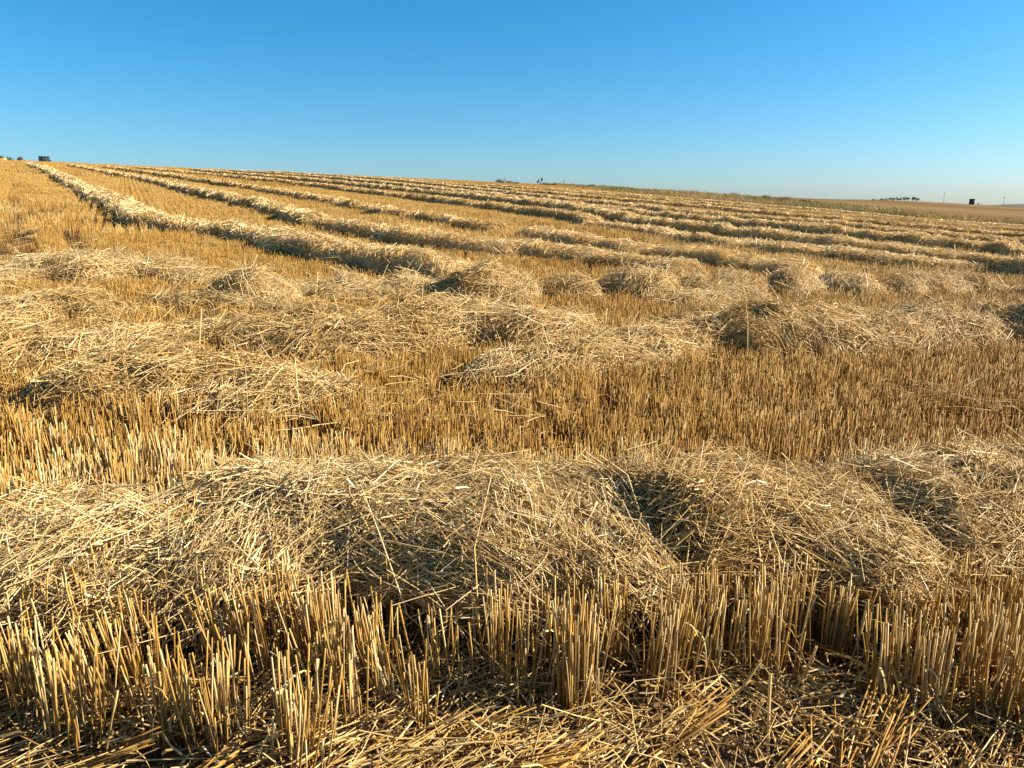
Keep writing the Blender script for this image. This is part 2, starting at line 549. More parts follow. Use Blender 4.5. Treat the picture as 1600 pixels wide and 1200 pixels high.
MID = 'tangled straw rows where the harvester turned'
mid = dict(base=0.12, ds=0.07, nt=22, dia=0.0051, length=0.22, segs=2, layers=2.05, lump_size=0.42, lumps=0.42, blunt=3.8, wild=0.04, ragged=0.45, fringe=0.18, low=0.60, bend=0.10, fit=True)
windrow('straw_row', 'straw mound with a black shaded end, standing on the open stubble', MID,
        [(30, 598, .28, .5), (90, 576, .40, .8), (200, 563, .44, .9), (330, 564, .42, .85), (440, 578, .35, .75), (560, 596, .28, .5)], **mid)
windrow('straw_spread', 'thin low scatter of pale straw in front of the shaded mound', MID,
        [(240, 612, .26, .4), (330, 606, .28, .5), (450, 600, .28, .5), (570, 596, .25, .4)], **{**mid, 'layers': 1.6, 'core': False})
windrow('straw_row', 'broad rolling straw row with several humps, merging into loose spread straw', MID,
        [(-120, 532, .34, .8), (40, 518, .36, .8), (180, 512, .37, .9), (320, 508, .36, .9), (440, 512, .34, .8), (520, 506, .42, .9), (620, 492, .48, 1.0), (720, 488, .47, 1.0), (820, 488, .45, 1.0), (900, 492, .38, .9), (960, 504, .30, .6)], **mid)
windrow('straw_spread', 'flat pale straw scattered between the broad row and the ribbed row', MID,
        [(720, 565, .27, .5), (810, 556, .31, .7), (920, 540, .32, .8), (1010, 522, .33, .9), (1090, 505, .32, .8), (1150, 480, .30, .7)], **{**mid, 'layers': 2.0})
windrow('straw_row', 'straw row with steep shaded ribs along its near side, above brown stubble', MID,
        [(1090, 505, .30, .6), (1160, 490, .40, .85), (1270, 488, .43, .9), (1370, 486, .43, .9), (1480, 484, .44, .9), (1600, 486, .43, .9), (1760, 490, .42, .9)], **{**mid, 'lump_size': 0.4, 'lumps': 0.6, 'low': 0.84})
windrow('straw_row', 'low straw band trailing behind the broad row towards the hill', MID,
        [(-150, 478, .33, .9), (0, 472, .34, .9), (110, 466, .36, 1.0), (210, 478, .30, .7)], **mid)
windrow('straw_spread', 'thin diagonal trail of straw between two rows', MID,
        [(240, 452, .30, .6), (340, 465, .28, .6), (450, 478, .27, .5), (580, 490, .25, .4)], **{**mid, 'layers': 1.6, 'core': False})
windrow('straw_row', 'long straw mound with a black hollow, below the striped hillside', MID,
        [(-160, 430, .34, 1.0), (0, 415, .36, 1.0), (80, 402, .46, 1.1), (150, 400, .48, 1.2), (240, 408, .42, 1.1), (310, 424, .34, .9), (360, 440, .26, .5)], **mid)
for k, (cx, cy, hw, h, lab) in enumerate([
        (395, 428, 50, .42, 'rounded straw heap with a dark shaded face, beside the long mound'),
        (545, 428, 42, .34, 'small low straw heap with a thin dark side'),
        (645, 432, 42, .34, 'small straw heap between the thin-sided heap and the dark-faced heap'),
        (765, 422, 66, .48, 'tall dark-faced straw heap at the end of the first hillside row'),
        (885, 427, 40, .40, 'rounded straw heap standing alone beyond the dark-faced heap'),
        (990, 422, 66, .46, 'wide domed straw heap with stubble right against its foot'),
        (1095, 432, 36, .40, 'narrow straw heap beside the wide domed heap'),
        (1150, 430, 50, .40, 'straw heap with loose pale straw spilling down its near side'),
        (1240, 428, 46, .42, 'dark-sided straw heap next to the spilling heap'),
        (1330, 434, 46, .36, 'flat straw heap last before the gap of open stubble')]):
    windrow('straw_heap', lab, 'separate straw heaps along the turning strip',
            [(cx - hw, cy + 12, h * .7, .5), (cx - hw * .45, cy + 2, h, .9), (cx + hw * .35, cy + 1, h, .9), (cx + hw, cy + 12, h * .7, .5)],
            **{**mid, 'category': 'straw heap', 'low': 0.74})
windrow('straw_spread', 'trampled straw lying between the separate heaps', MID,
        [(330, 446, .26, .8), (450, 446, .27, .9), (600, 446, .27, .9), (740, 452, .28, .9), (830, 462, .28, .7)], **{**mid, 'layers': 1.4, 'core': False})
windrow('straw_spread', 'pale spread of straw below the spilling heap', MID,
        [(1020, 468, .27, .6), (1090, 458, .30, .9), (1150, 452, .32, 1.0), (1210, 462, .27, .7)], **{**mid, 'layers': 1.8})
windrow('straw_row', 'short double-humped straw row standing alone in brown stubble', MID,
        [(1370, 447, .30, .5), (1430, 434, .42, .9), (1490, 434, .40, .9), (1545, 440, .36, .7), (1575, 452, .26, .4)], **mid)
windrow('straw_row', 'low straw row end beyond the double-humped row', MID,
        [(1575, 452, .30, .5), (1640, 450, .36, .8), (1760, 452, .36, .8)], **mid)

FAR = 'straw windrows running up the hillside'
ORD = ['first', 'second', 'third', 'fourth', 'fifth', 'sixth', 'seventh', 'eighth', 'ninth', 'tenth', 'eleventh', 'twelfth']
ROWS = [
    ([(48, 255), (68, 261), (120, 285), (190, 316), (230, 336), (300, 345), (370, 353), (430, 365), (520, 380), (610, 396), (690, 408), (745, 418)], .46, 1.15, 'running over the hilltop'),
    ([(110, 257), (200, 273), (300, 293), (400, 313), (480, 335), (560, 350), (680, 368), (760, 376), (860, 384), (960, 396), (1040, 404), (1100, 416)], .44, 1.05, 'ending at the heaps'),
    ([(165, 260), (260, 272), (380, 289), (500, 308), (600, 326), (700, 340), (790, 352)], .44, 1.05, 'stopping short of a gap'),
    ([(815, 356), (900, 368), (980, 380), (1060, 389), (1124, 398), (1200, 407), (1280, 420)], .42, 1.1, None),
    ([(210, 261), (400, 278), (600, 300), (750, 317), (880, 332), (930, 342)], .44, 1.05, 'broken off halfway'),
    ([(905, 346), (1000, 355), (1100, 370), (1187, 381), (1300, 390), (1400, 401), (1600, 418), (1720, 428)], .36, 1.0, None),
    ([(300, 264), (500, 281), (700, 301), (880, 319), (1007, 341), (1112, 354), (1225, 367), (1337, 378), (1469, 394), (1596, 409), (1700, 421)], .50, 1.0, None),
    ([(350, 265), (500, 275), (700, 295), (850, 312), (1000, 329), (1262, 352), (1525, 379), (1600, 388), (1720, 400)], .50, 1.0, None),
    ([(420, 267), (600, 279), (780, 298), (950, 316), (1105, 331), (1337, 351), (1600, 375), (1720, 386)], .46, 1.0, None),
    ([(600, 277), (800, 295), (1000, 313), (1255, 336), (1600, 366), (1720, 377)], .42, 1.0, None),
    ([(760, 288), (1000, 308), (1200, 326), (1400, 342), (1600, 358), (1720, 368)], .36, 0.95, None),
    ([(860, 294), (1000, 305), (1200, 321), (1400, 338), (1600, 353), (1720, 362)], .30, 0.9, None),
]
LABS = ['thick straw windrow curving down from the hilltop, the first beside the open stubble strip',
        'long straw windrow second from the open strip, ending at the separate heaps',
        'straw windrow third from the open strip, stopping at a gap halfway down the hill',
        'short straw windrow continuing below the gap towards the heaps',
        'straw windrow fourth from the open strip, broken off halfway down',
        'thin flattened straw windrow just beyond the short windrow',
        'high straw windrow with a long unbroken dark side, beyond the thin one',
        'straw windrow next uphill of the high dark-sided windrow',
        'straw windrow fourth from the weedy field edge',
        'straw windrow third from the weedy field edge',
        'straw windrow second from the weedy field edge',
        'last straw windrow beside the weedy field edge']
for k, (pts, h, w, _) in enumerate(ROWS):
    W = [(*unproject(a, b, h * .74), h, w) for a, b in pts]
    # keep the row from doubling back where pixels crowd at the crest
    W = sorted(W, key=lambda c: -c[1]) if k not in () else W
    # split by distance so that straws stay about as thick as a pixel
    windrow('straw_row', LABS[k], FAR, [(a, b, h * .80, w * .66) for a, b, h, w in W], px=False, base=0.02, ds=0.14, nt=16, lumps=0.22, lump_size=0.55, blunt=4.6, dia=0.0065, length=0.21, adapt=True, low=1.0,
            segs=1, sides=2, layers=1.8, wild=0.02, ragged=0.4, fringe=0.03, depth=0.04)

# ------------------------------------------------------------------ standing stubble
def tuft_mesh(name, seed, n, rad, h, r, segs, sides, leaves, splay=0.05, lean=(0, 0), hvar=0.10, square=0.0, litter=0, tone=0.55):
    """one clump of cut stalks, rooted at the origin"""
    rg = np.random.default_rng(seed)
    bag = Bag()
    if square:
        xy = rg.uniform(-square / 2, square / 2, (n, 2))
        row = 0.17
        xy[:, 0] = np.round(xy[:, 0] / row) * row + rg.normal(0, 0.028, n)
    else:
        xy = rg.normal(0, rad * 0.55, (n, 2)) * np.array([0.8, 1.2])
    D = np.stack([xy[:, 0] / max(rad, .01) * splay * (0 if square else 1) + rg.normal(0, splay, n) + lean[0],
                  xy[:, 1] / max(rad, .01) * splay * (0 if square else 1) + rg.normal(0, splay, n) + lean[1], np.ones(n)], 1)
    D = unit(D)
    short = rg.random(n) < 0.22
    L = h * np.where(short, rg.uniform(0.35, 0.85, n), 1 + rg.normal(0, hvar, n))
    if square:
        L = L * (0.8 + 0.4 * vn(xy[:, 0] * 3, xy[:, 1] * 3, seed))
    P = np.concatenate([xy, np.zeros((n, 1))], 1) + D * (L / 2 - 0.015)[:, None]
    tint = np.clip(rg.normal(tone, 0.24, n), 0, 1)
    V, Q, T, ti, up = stalks(P, D, L, r * rg.uniform(0.7, 1.25, n), segs, sides, 0.012, tint, taper=0.88, cap=sides >= 3, rg=rg)
    bag.add(V, Q, T, ti, up)
    for k in range(leaves):                                    # torn leaf sheaths curling away from a stalk
        i = rg.integers(0, n)
        z = rg.uniform(0.2, 0.75) * L[i]
        p0 = np.array([*xy[i], 0]) + D[i] * z
        a = rg.random() * 6.283
        out = np.array([math.cos(a), math.sin(a), 0])
        ln = rg.uniform(0.05, 0.15)
        m = 5
        u = np.linspace(0, 1, m)
        up_ = rg.uniform(-0.2, 1.0)
        curl = rg.uniform(0.6, 1.7)
        pts = p0 + out * (np.sin(u * curl) / curl * ln)[:, None] + np.array([0, 0, 1]) * ((up_ * u - curl * 0.9 * u * u) * ln)[:, None]
        sd_ = np.array([-math.sin(a), math.cos(a), rg.normal(0, 0.6)])
        wd = rg.uniform(0.0012, 0.0032) * (1 - 0.75 * u)
        V = np.stack([pts + sd_ * wd[:, None], pts - sd_ * wd[:, None]], 1).reshape(-1, 3)
        Q = [[j * 2, j * 2 + 1, j * 2 + 3, j * 2 + 2] for j in range(m - 1)]
        bag.add(V, Q, None, float(np.clip(rg.normal(0.75, 0.2), 0, 1)), 1.0)
    if litter:
        ang = rg.random(litter) * 6.283
        R = max(rad, square / 2) * 1.3
        Pl = np.stack([rg.uniform(-R, R, litter), rg.uniform(-R, R, litter), rg.uniform(0.0, 0.10, litter)], 1)
        Dl = np.stack([np.cos(ang), np.sin(ang), rg.normal(0, 0.25, litter)], 1)
        V, Q, T, ti, up = stalks(Pl, Dl, rg.uniform(0.06, 0.22, litter), np.full(litter, r * 0.7), 1, max(2, min(sides, 3)), 0.05, np.clip(rg.normal(0.5, 0.25, litter), 0, 1), rg=rg)
        bag.add(V, Q, T, ti, up * 0 + 0.6)
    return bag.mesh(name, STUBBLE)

NEAR_T = [tuft_mesh('stubble_clump', 10 + k, 19 + (k * 5) % 21, 0.044 + 0.004 * (k % 4), 0.285 + 0.012 * (k % 4), 0.0023, 3, 4, 6 + k % 4, 0.055, (0.03 * ((k % 3) - 1), 0.0), 0.08, litter=4, tone=0.74) for k in range(16)]
FINE_T = [tuft_mesh('stubble_tuft', 130 + k, 26 + (k * 5) % 17, 0.058, 0.25 + 0.01 * (k % 4), 0.0021, 2, 3, 7, 0.06, (0.03 * ((k % 3) - 1), 0.0), 0.09, litter=5, tone=0.46) for k in range(12)]
MID_T = [tuft_mesh('stubble_patch', 40 + k, 190, 0.2, 0.215, 0.0032, 1, 3, 6, 0.07, (0, 0), 0.10, square=0.6, litter=14) for k in range(8)]
FAR_T = [tuft_mesh('stubble_block', 60 + k, 170, 0.4, 0.21, 0.008, 1, 2, 0, 0.10, (0, 0), 0.12, square=1.4, litter=20) for k in range(8)]

DRILL = unit(np.array([-0.50, 1.0]))                            # the way the seed drill ran
DN = np.array([DRILL[1], -DRILL[0]])
DRILL_RZ = math.atan2(-DRILL[0], DRILL[1])

TRACKS = [(unproject(*p, 0.2), unproject(*q, 0.2)) for p, q in (((8, 408), (14, 285)), ((40, 412), (32, 285)), ((128, 392), (62, 290)))]
def track(x, y):
    """0..1: narrow ruts pressed into the stubble"""
    d = np.full(np.shape(x), 9.0)
    for p, q in TRACKS:
        v = q - p
        t = np.clip(((x - p[0]) * v[0] + (y - p[1]) * v[1]) / (v @ v), 0, 1)
        d = np.minimum(d, np.hypot(x - p[0] - t * v[0], y - p[1] - t * v[1]))
    return np.clip(1.8 - d / 0.11, 0, 1)

def front_edge(x):
    return 1.62 + 0.16 * (vn(x * 1.3, x * 0 + 3, 31) - 0.5) - 0.22 * np.clip((-x - 0.1) / 0.5, 0, 1)

def scatter():
    P, cls, rot, scl = [], [], [], []
    # clump by clump along the drill rows, near the camera
    row = 0.135
    c = np.arange(-16, 16, row)
    s = np.arange(-6, 22, 0.092)
    Cc, Ss = np.meshgrid(c, s, indexing='ij')
    Cc = Cc + rng.normal(0, 0.028, Cc.shape)
    Ss = Ss + rng.normal(0, 0.045, Ss.shape)
    x, y = (Cc * DN[0] + Ss * DRILL[0]).ravel(), (Cc * DN[1] + Ss * DRILL[1]).ravel()
    keep = (y > front_edge(x)) & (y < 12) & (np.abs(x) < 0.80 * y + 0.7)
    keep &= rng.random(len(x)) > 0.08 + 0.35 * (fbm(x / 0.3, y / 0.3, 21) > 0.60) + 0.85 * track(x, y)
    x, y = x[keep], y[keep]
    n0 = len(x)
    P.append(np.stack([x, y], 1))
    cls.append(np.where(y > 2.7 + 0.4 * rng.random(n0), 3, 0))
    rot.append(np.stack([rng.normal(0, 0.05, n0), rng.normal(0, 0.05, n0), rng.random(n0) * 6.283], 1))
    k = (0.80 + 0.36 * fbm(x / 0.7, y / 0.7, 23)) * (1 - 0.20 * np.clip((y - 2.2) / 1.5, 0, 1)) - 0.25 * track(x, y)
    scl.append(np.stack([0.95 + 0.2 * rng.random(n0), 0.95 + 0.2 * rng.random(n0), k * rng.uniform(0.9, 1.08, n0)], 1))
    # small patches, then larger ones up to the crest
    for ci, (y0, y1, step, wide) in enumerate([(11.5, 42, 0.46, 0.80), (40, 165, 1.05, 0.80)]):
        cc = np.arange(-190, 190, step)
        ss = np.arange(-20, 260, step)
        Cc, Ss = np.meshgrid(cc, ss, indexing='ij')
        Cc = np.round((Cc + rng.normal(0, step * 0.2, Cc.shape)) / 0.17) * 0.17
        Ss = Ss + rng.normal(0, step * 0.2, Ss.shape)
        x, y = (Cc * DN[0] + Ss * DRILL[0]).ravel(), (Cc * DN[1] + Ss * DRILL[1]).ravel()
        keep = (y > y0) & (y < y1) & (np.abs(x) < wide * y + 1) & (x < edge_x(y) - 0.5) & (np.hypot(x, y) < 175)
        keep &= rng.random(len(x)) > 0.03 + 0.9 * track(x, y) * (ci == 0)
        x, y = x[keep], y[keep]
        m = len(x)
        P.append(np.stack([x, y], 1))
        cls.append(np.full(m, ci + 1))
        rot.append(np.stack([np.zeros(m), np.zeros(m), DRILL_RZ + math.pi * rng.integers(0, 2, m) + rng.normal(0, 0.02, m)], 1))
        cross, alng = x * DN[0] + y * DN[1], x * DRILL[0] + y * DRILL[1]
        k = (0.82 + 0.34 * fbm(x / 3, y / 3, 27)) * (0.72 + 0.5 * vn(cross / 0.55, alng / 30, 29))
        scl.append(np.stack([np.ones(m), np.ones(m), k * rng.uniform(0.9, 1.1, m)], 1))
    P, cls, rot, scl = np.concatenate(P), np.concatenate(cls), np.concatenate(rot), np.concatenate(scl)
    return P, cls, rot, scl

SP, SC, SR, SS = scatter()
# the clumps of the front strip are single things; all the others are one mass
front = (SC == 0) & (SP[:, 1] < front_edge(SP[:, 0]) + 0.42) & (np.abs(SP[:, 0]) < 0.66 * np.hypot(SP[:, 1], 1.2) + 0.1)
if front.sum() > 290:
    idx = np.where(front)[0]
    idx = idx[np.argsort(SP[idx, 1])][:290]
    front[:] = False
    front[idx] = True
nv = {0: len(NEAR_T), 1: len(MID_T), 2: len(FAR_T), 3: len(FINE_T)}
SV = np.array([rng.integers(0, nv[int(c)]) for c in SC])

def instancer(name, P, rot, scl, cls, vi, meshes):
    V = np.stack([P[:, 0], P[:, 1], ground_z(P[:, 0], P[:, 1]) - 0.008], 1)
    me = bpy.data.meshes.new(name)
    me.vertices.add(len(V))
    me.vertices.foreach_set('co', V.astype(np.float32).ravel())
    for nm, ty, dat in (('rot', 'FLOAT_VECTOR', rot), ('scl', 'FLOAT_VECTOR', scl)):
        a = me.attributes.new(nm, ty, 'POINT')
        a.data.foreach_set('vector', dat.astype(np.float32).ravel())
    for nm, dat in (('cls', cls), ('vi', vi)):
        a = me.attributes.new(nm, 'INT', 'POINT')
        a.data.foreach_set('value', dat.astype(np.int32))
    o = link(name, me)
    g = bpy.data.node_groups.new(name + '_nodes', 'GeometryNodeTree')
    g.interface.new_socket('Geometry', in_out='INPUT', socket_type='NodeSocketGeometry')
    g.interface.new_socket('Geometry', in_out='OUTPUT', socket_type='NodeSocketGeometry')
    N, Lk = g.nodes, g.links
    gi, go = N.new('NodeGroupInput'), N.new('NodeGroupOutput')
    join = N.new('GeometryNodeJoinGeometry')
    def na(nm, ty):
        a = N.new('GeometryNodeInputNamedAttribute')
        a.data_type = ty
        a.inputs['Name'].default_value = nm
        return a.outputs[0]
    for c, lst in meshes.items():
        for v, m in enumerate(lst):
            src = bpy.data.objects.new(m.name, m)              # holds the mesh only; not linked to the scene
            oi = N.new('GeometryNodeObjectInfo')
            oi.inputs['Object'].default_value = src
            a1, a2 = N.new('FunctionNodeCompare'), N.new('FunctionNodeCompare')
            for cmp_, nm, val in ((a1, 'cls', c), (a2, 'vi', v)):
                cmp_.data_type = 'INT'
                cmp_.operation = 'EQUAL'
                Lk.new(na(nm, 'INT'), cmp_.inputs[2])
                cmp_.inputs[3].default_value = val
            an = N.new('FunctionNodeBooleanMath')
            an.operation = 'AND'
            Lk.new(a1.outputs[0], an.inputs[0])
            Lk.new(a2.outputs[0], an.inputs[1])
            ip = N.new('GeometryNodeInstanceOnPoints')
            Lk.new(gi.outputs[0], ip.inputs['Points'])
            Lk.new(an.outputs[0], ip.inputs['Selection'])
            Lk.new(oi.outputs['Geometry'], ip.inputs['Instance'])
            Lk.new(na('rot', 'FLOAT_VECTOR'), ip.inputs['Rotation'])
            Lk.new(na('scl', 'FLOAT_VECTOR'), ip.inputs['Scale'])
            Lk.new(ip.outputs[0], join.inputs[0])
    Lk.new(join.outputs[0], go.inputs[0])
    mod = o.modifiers.new('scatter', 'NODES')
    mod.node_group = g
    return o

st = instancer('stubble', SP[~front], SR[~front], SS[~front], SC[~front], SV[~front], {0: NEAR_T, 1: MID_T, 2: FAR_T, 3: FINE_T})
tag(st, 'golden brown standing wheat stubble covering the harvested field', 'stubble', kind='stuff')

for i in np.where(front)[0]:
    o = link('stubble_clump', NEAR_T[int(SV[i])], None, (SP[i, 0], SP[i, 1], float(ground_z(*SP[i])) - 0.008))
    o.rotation_euler = SR[i]
    o.scale = SS[i]
    tag(o, 'upright clump of cut wheat stalks in the front strip of stubble', 'stubble clump', 'stubble clumps along the front strip')

# ------------------------------------------------------------------ trampled edge in front
def litter():
    rg = np.random.default_rng(5)
    bag = Bag()
    # straw trodden flat along the track edge
    n = 9000
    y = rg.uniform(0.55, 1.85, n) ** 1.0
    x = rg.uniform(-1, 1, n) * (0.85 * y + 0.8)
    keep = fbm(x / 0.3, y / 0.22, 61) > 0.36 + 0.28 * np.clip((y - 1.45) / 0.3, 0, 1) * (x > -0.9)
    x, y = x[keep], y[keep]
    n = len(x)
    z = ground_z(x, y) + 0.008 + 0.055 * rg.random(n) ** 2 + 0.05 * fbm(x / 0.3, y / 0.3, 63)
    ang = np.where(rg.random(n) < 0.6, 0.55 + rg.normal(0, 0.35, n) + (fbm(x / 0.6, y / 0.6, 64) - 0.5) * 1.6, rg.random(n) * 3.14)
    D = np.stack([np.cos(ang), np.sin(ang), rg.normal(0.05, 0.14, n)], 1)
    V, Q, T, ti, up = stalks(np.stack([x, y, z], 1), D, rg.lognormal(-1.85, 0.55, n).clip(0.04, 0.45), rg.uniform(0.0012, 0.0030, n), 2, 3, 0.06,
                             np.clip(rg.normal(0.30, 0.27, n), 0, 1), rg=rg)
    bag.add(V, Q, T, ti, up)
    # chaff and short bits among the roots further in
    n = 16000
    y = 1.5 + 7 * rg.random(n) ** 1.3
    x = rg.uniform(-1, 1, n) * (0.8 * y + 0.5)
    ang = rg.random(n) * 6.283
    D = np.stack([np.cos(ang), np.sin(ang), rg.normal(0.0, 0.35, n)], 1)
    z = ground_z(x, y) + 0.012 + 0.10 * rg.random(n) ** 2
    V, Q, T, ti, up = stalks(np.stack([x, y, z], 1), D, rg.lognormal(-2.2, 0.5, n).clip(0.03, 0.4), rg.uniform(0.0012, 0.0027, n), 2, 3, 0.08,
                             np.clip(rg.normal(0.32, 0.25, n), 0, 1), rg=rg)
    bag.add(V, Q, T, ti, up)
    # stray straw lying on top of the stubble between the rows
    n = 6000
    y = 3.2 + 13 * rg.random(n) ** 1.1
    x = rg.uniform(-1, 1, n) * (0.8 * y + 0.5)
    keep = fbm(x / 1.2, y / 1.2, 67) > 0.42 + 0.12 * rg.random(n) + 0.16 * (x > 0.3)
    x, y = x[keep], y[keep]
    n = len(x)
    ang = rg.random(n) * 6.283
    D = np.stack([np.cos(ang), np.sin(ang), rg.normal(0.0, 0.25, n)], 1)
    z = ground_z(x, y) + 0.13 + 0.10 * rg.random(n)
    V, Q, T, ti, up = stalks(np.stack([x, y, z], 1), D, rg.lognormal(-1.7, 0.4, n).clip(0.05, 0.4), rg.uniform(0.0018, 0.003, n), 2, 3, 0.08,
                             np.clip(rg.normal(0.6, 0.25, n), 0, 1), rg=rg)
    bag.add(V, Q, T, ti, up)
    # leaf shreds and husks
    n = 5000
    y = rg.uniform(0.6, 3.0, n)
    x = rg.uniform(-1, 1, n) * (0.8 * y + 0.7)
    ang = rg.random(n) * 6.283
    D = np.stack([np.cos(ang), np.sin(ang), rg.normal(0, 0.5, n)], 1)
    z = ground_z(x, y) + 0.01 + 0.12 * rg.random(n) ** 2
    V, Q, T, ti, up = stalks(np.stack([x, y, z], 1), D, rg.uniform(0.015, 0.07, n), rg.uniform(0.0015, 0.0035, n), 2, 2, 0.2,
                             np.clip(rg.normal(0.55, 0.25, n), 0, 1), rg=rg)
    bag.add(V, Q, T, ti, up)
    o = link('straw_litter', bag.mesh('straw_litter', STRAW))
    tag(o, 'broken straw and chaff littering the soil between the stalks', 'straw litter', kind='stuff')
litter()

# stalks pressed over by a wheel: whole clumps lying to one side
FLAT_T = [tuft_mesh('flattened_clump', 90 + k, 12 + 3 * (k % 4), 0.05, 0.34 + 0.03 * (k % 3), 0.0029, 3, 4, 5, 0.16, (2.3 + 0.5 * (k % 3), 0.0), 0.16, litter=3, tone=0.35) for k in range(8)]
rg = np.random.default_rng(12)
spots = []
while len(spots) < 36:
    y = rg.uniform(1.0, 1.66)
    x = rg.uniform(-1, 1) * (0.68 * math.hypot(y, 1.2) + 0.05)
    if y < front_edge(x) + 0.02 and all((x - a) ** 2 + (y - b) ** 2 > 0.085 ** 2 for a, b in spots) and (x > -0.35 or rg.random() < 0.5):
        spots.append((x, y))
for k, (x, y) in enumerate(spots):
    o = link('flattened_clump', FLAT_T[k % 8], None, (x, y, float(ground_z(x, y)) + 0.0), 0.55 + rg.normal(0, 0.32))
    s = rg.uniform(0.6, 0.85)
    o.scale = (s, s, s)
    tag(o, 'clump of wheat stalks pressed flat along the trampled front edge', 'flattened clump', 'flattened stalk clumps along the trampled edge')

# single long straws that stand out
def single(label, pts, r, tint=0.7):
    """a bent straw through world points"""
    P = np.array(pts, float)
    t = np.linspace(0, 1, 13)
    k = np.linspace(0, 1, len(P))
    co = [np.polyfit(k, P[:, a], len(P) - 1) for a in range(3)]
    ctr = np.stack([np.polyval(c, t) for c in co], 1)
    T = unit(np.gradient(ctr, axis=0))
    U = unit(np.cross(T, np.array([0.3, 0.2, 1.0])))
    W = np.cross(T, U)
    ang = np.arange(6) * math.pi / 3
    rad = r * (1 + 0.35 * (np.abs(((t * 3.2) % 1) - 0.5) > 0.46))       # nodes along the stem
    V = ctr[:, None] + (U[:, None] * np.cos(ang)[None, :, None] + W[:, None] * np.sin(ang)[None, :, None]) * rad[:, None, None]
    Q = [[i * 6 + j, i * 6 + (j + 1) % 6, (i + 1) * 6 + (j + 1) % 6, (i + 1) * 6 + j] for i in range(12) for j in range(6)]
    V = V.reshape(-1, 3)
    base = np.array([ctr[0, 0], ctr[0, 1], float(ground_z(ctr[0, 0], ctr[0, 1]))])
    me = mesh_from('long_straw', V - base, Q, {'tint': np.full(len(V), tint), 'up': np.full(len(V), 0.8)}, STRAW)
    o = link('long_straw', me, None, base)
    tag(o, label, 'straw', 'single long straws in the foreground')

def at(px, py, h):
    q = unproject(px, py, h)
    return (q[0], q[1], float(ground_z(q[0], q[1])) + h)
single('long bowed straw lying level through the front stubble', [at(125, 1108, .06), at(240, 1098, .07), at(400, 1122, .05)], .0032, .75)
single('thick broken straw slanting down between two stubble clumps', [at(424, 1076, .12), at(460, 1103, .08), at(498, 1133, .03)], .0045, .8)
single('single tall straw standing upright alone in the trampled edge', [at(1200, 1195, .0), at(1201, 1120, .10), at(1204, 1052, .19)], .0036, .55)
single('short blunt straw propped at a slant beside the tall upright straw', [at(1172, 1135, .02), at(1183, 1113, .07), at(1193, 1092, .11)], .0046, .6)
single('pale thick straw stub pointing out of a stubble clump', [at(764, 1064, .08), at(780, 1070, .075), at(798, 1078, .06)], .0055, .95)
single('thin straw leaning far over across the soil towards the pressed stalks', [at(1060, 1170, .03), at(1130, 1110, .10), at(1190, 1030, .22)], .0028, .35)
single('slender straw leaning steeply against the front stubble', [at(1240, 1080, .03), at(1258, 1050, .10), at(1276, 1010, .19)], .0030, .6)
single('whitish straw stick poking up from trampled straw', [at(1040, 1186, .0), at(1041, 1165, .03), at(1041, 1142, .06)], .0028, 1.0)

# ------------------------------------------------------------------ the weedy field edge and the far plain
WEED = stalk_material('weeds', [(0.0, (0.13, 0.115, 0.035)), (0.35, (0.24, 0.20, 0.065)), (0.7, (0.36, 0.27, 0.10)), (1.0, (0.44, 0.29, 0.12))], (0.2, 0.15, 0.06), 0.2, 0.7, 0.2, 0.25)
RUST = stalk_material('dry_shrub', [(0.0, (0.15, 0.07, 0.035)), (0.5, (0.27, 0.15, 0.075)), (1.0, (0.36, 0.25, 0.12))], (0.2, 0.12, 0.06), 0.2, 0.7, 0.2, 0.2)
LEAF = stalk_material('dark_leaves', [(0.0, (0.035, 0.045, 0.02)), (0.5, (0.06, 0.075, 0.03)), (1.0, (0.11, 0.12, 0.05))], (0.1, 0.09, 0.05), 0.1, 0.6, 0.3, 0.2)
BARK = plain_material('bark', (0.07, 0.05, 0.035), (0.15, 0.11, 0.08), 0.9, 20)

def scrub():
    rg = np.random.default_rng(77)
    bag = Bag()
    n = 4600
    y = 18 + 124 * rg.random(n) ** 0.95
    off = 0.3 + rg.gamma(1.6, 3.0, n) * (0.5 + y / 90)
    off = np.minimum(off, 24)
    x = edge_x(y) + off
    hgt = (0.35 + 0.75 * fbm(x / 4, y / 6, 81) ** 1.5) * rg.uniform(0.6, 1.25, n) * np.clip(1.15 - off / 40, 0.3, 1)
    per = 34
    cx, cy, ch = np.repeat(x, per), np.repeat(y, per), np.repeat(hgt, per)
    m = n * per
    a = rg.random(m) * 6.283
    rad = ch * 0.7 * np.sqrt(rg.random(m))
    px_, py_ = cx + np.cos(a) * rad, cy + np.sin(a) * rad
    D = np.stack([np.cos(a) * 0.5 + rg.normal(0, .35, m), np.sin(a) * 0.5 + rg.normal(0, .35, m), np.ones(m)], 1)
    L = ch * rg.uniform(0.25, 0.6, m)
    pz = ground_z(px_, py_) + ch * rg.uniform(0.05, 0.75, m) * (1 - 0.5 * rad / (ch * 0.7 + 1e-6))
    ti = np.repeat(np.clip(fbm(x / 5, y / 8, 83) * 1.3 - 0.15 + rg.normal(0, 0.12, n), 0, 1), per) + rg.normal(0, .1, m)
    V, Q, T, t_, up = stalks(np.stack([px_, py_, pz], 1), D, L, np.full(m, 0.018) * rg.uniform(0.6, 1.6, m), 1, 2, 0.05, np.clip(ti, 0, 1), taper=0.4, rg=rg)
    bag.add(V, Q, T, t_, up)
    o = link('scrub', bag.mesh('scrub', WEED))
    tag(o, 'strip of olive and brown weeds along the field edge', 'scrub', kind='stuff')
scrub()

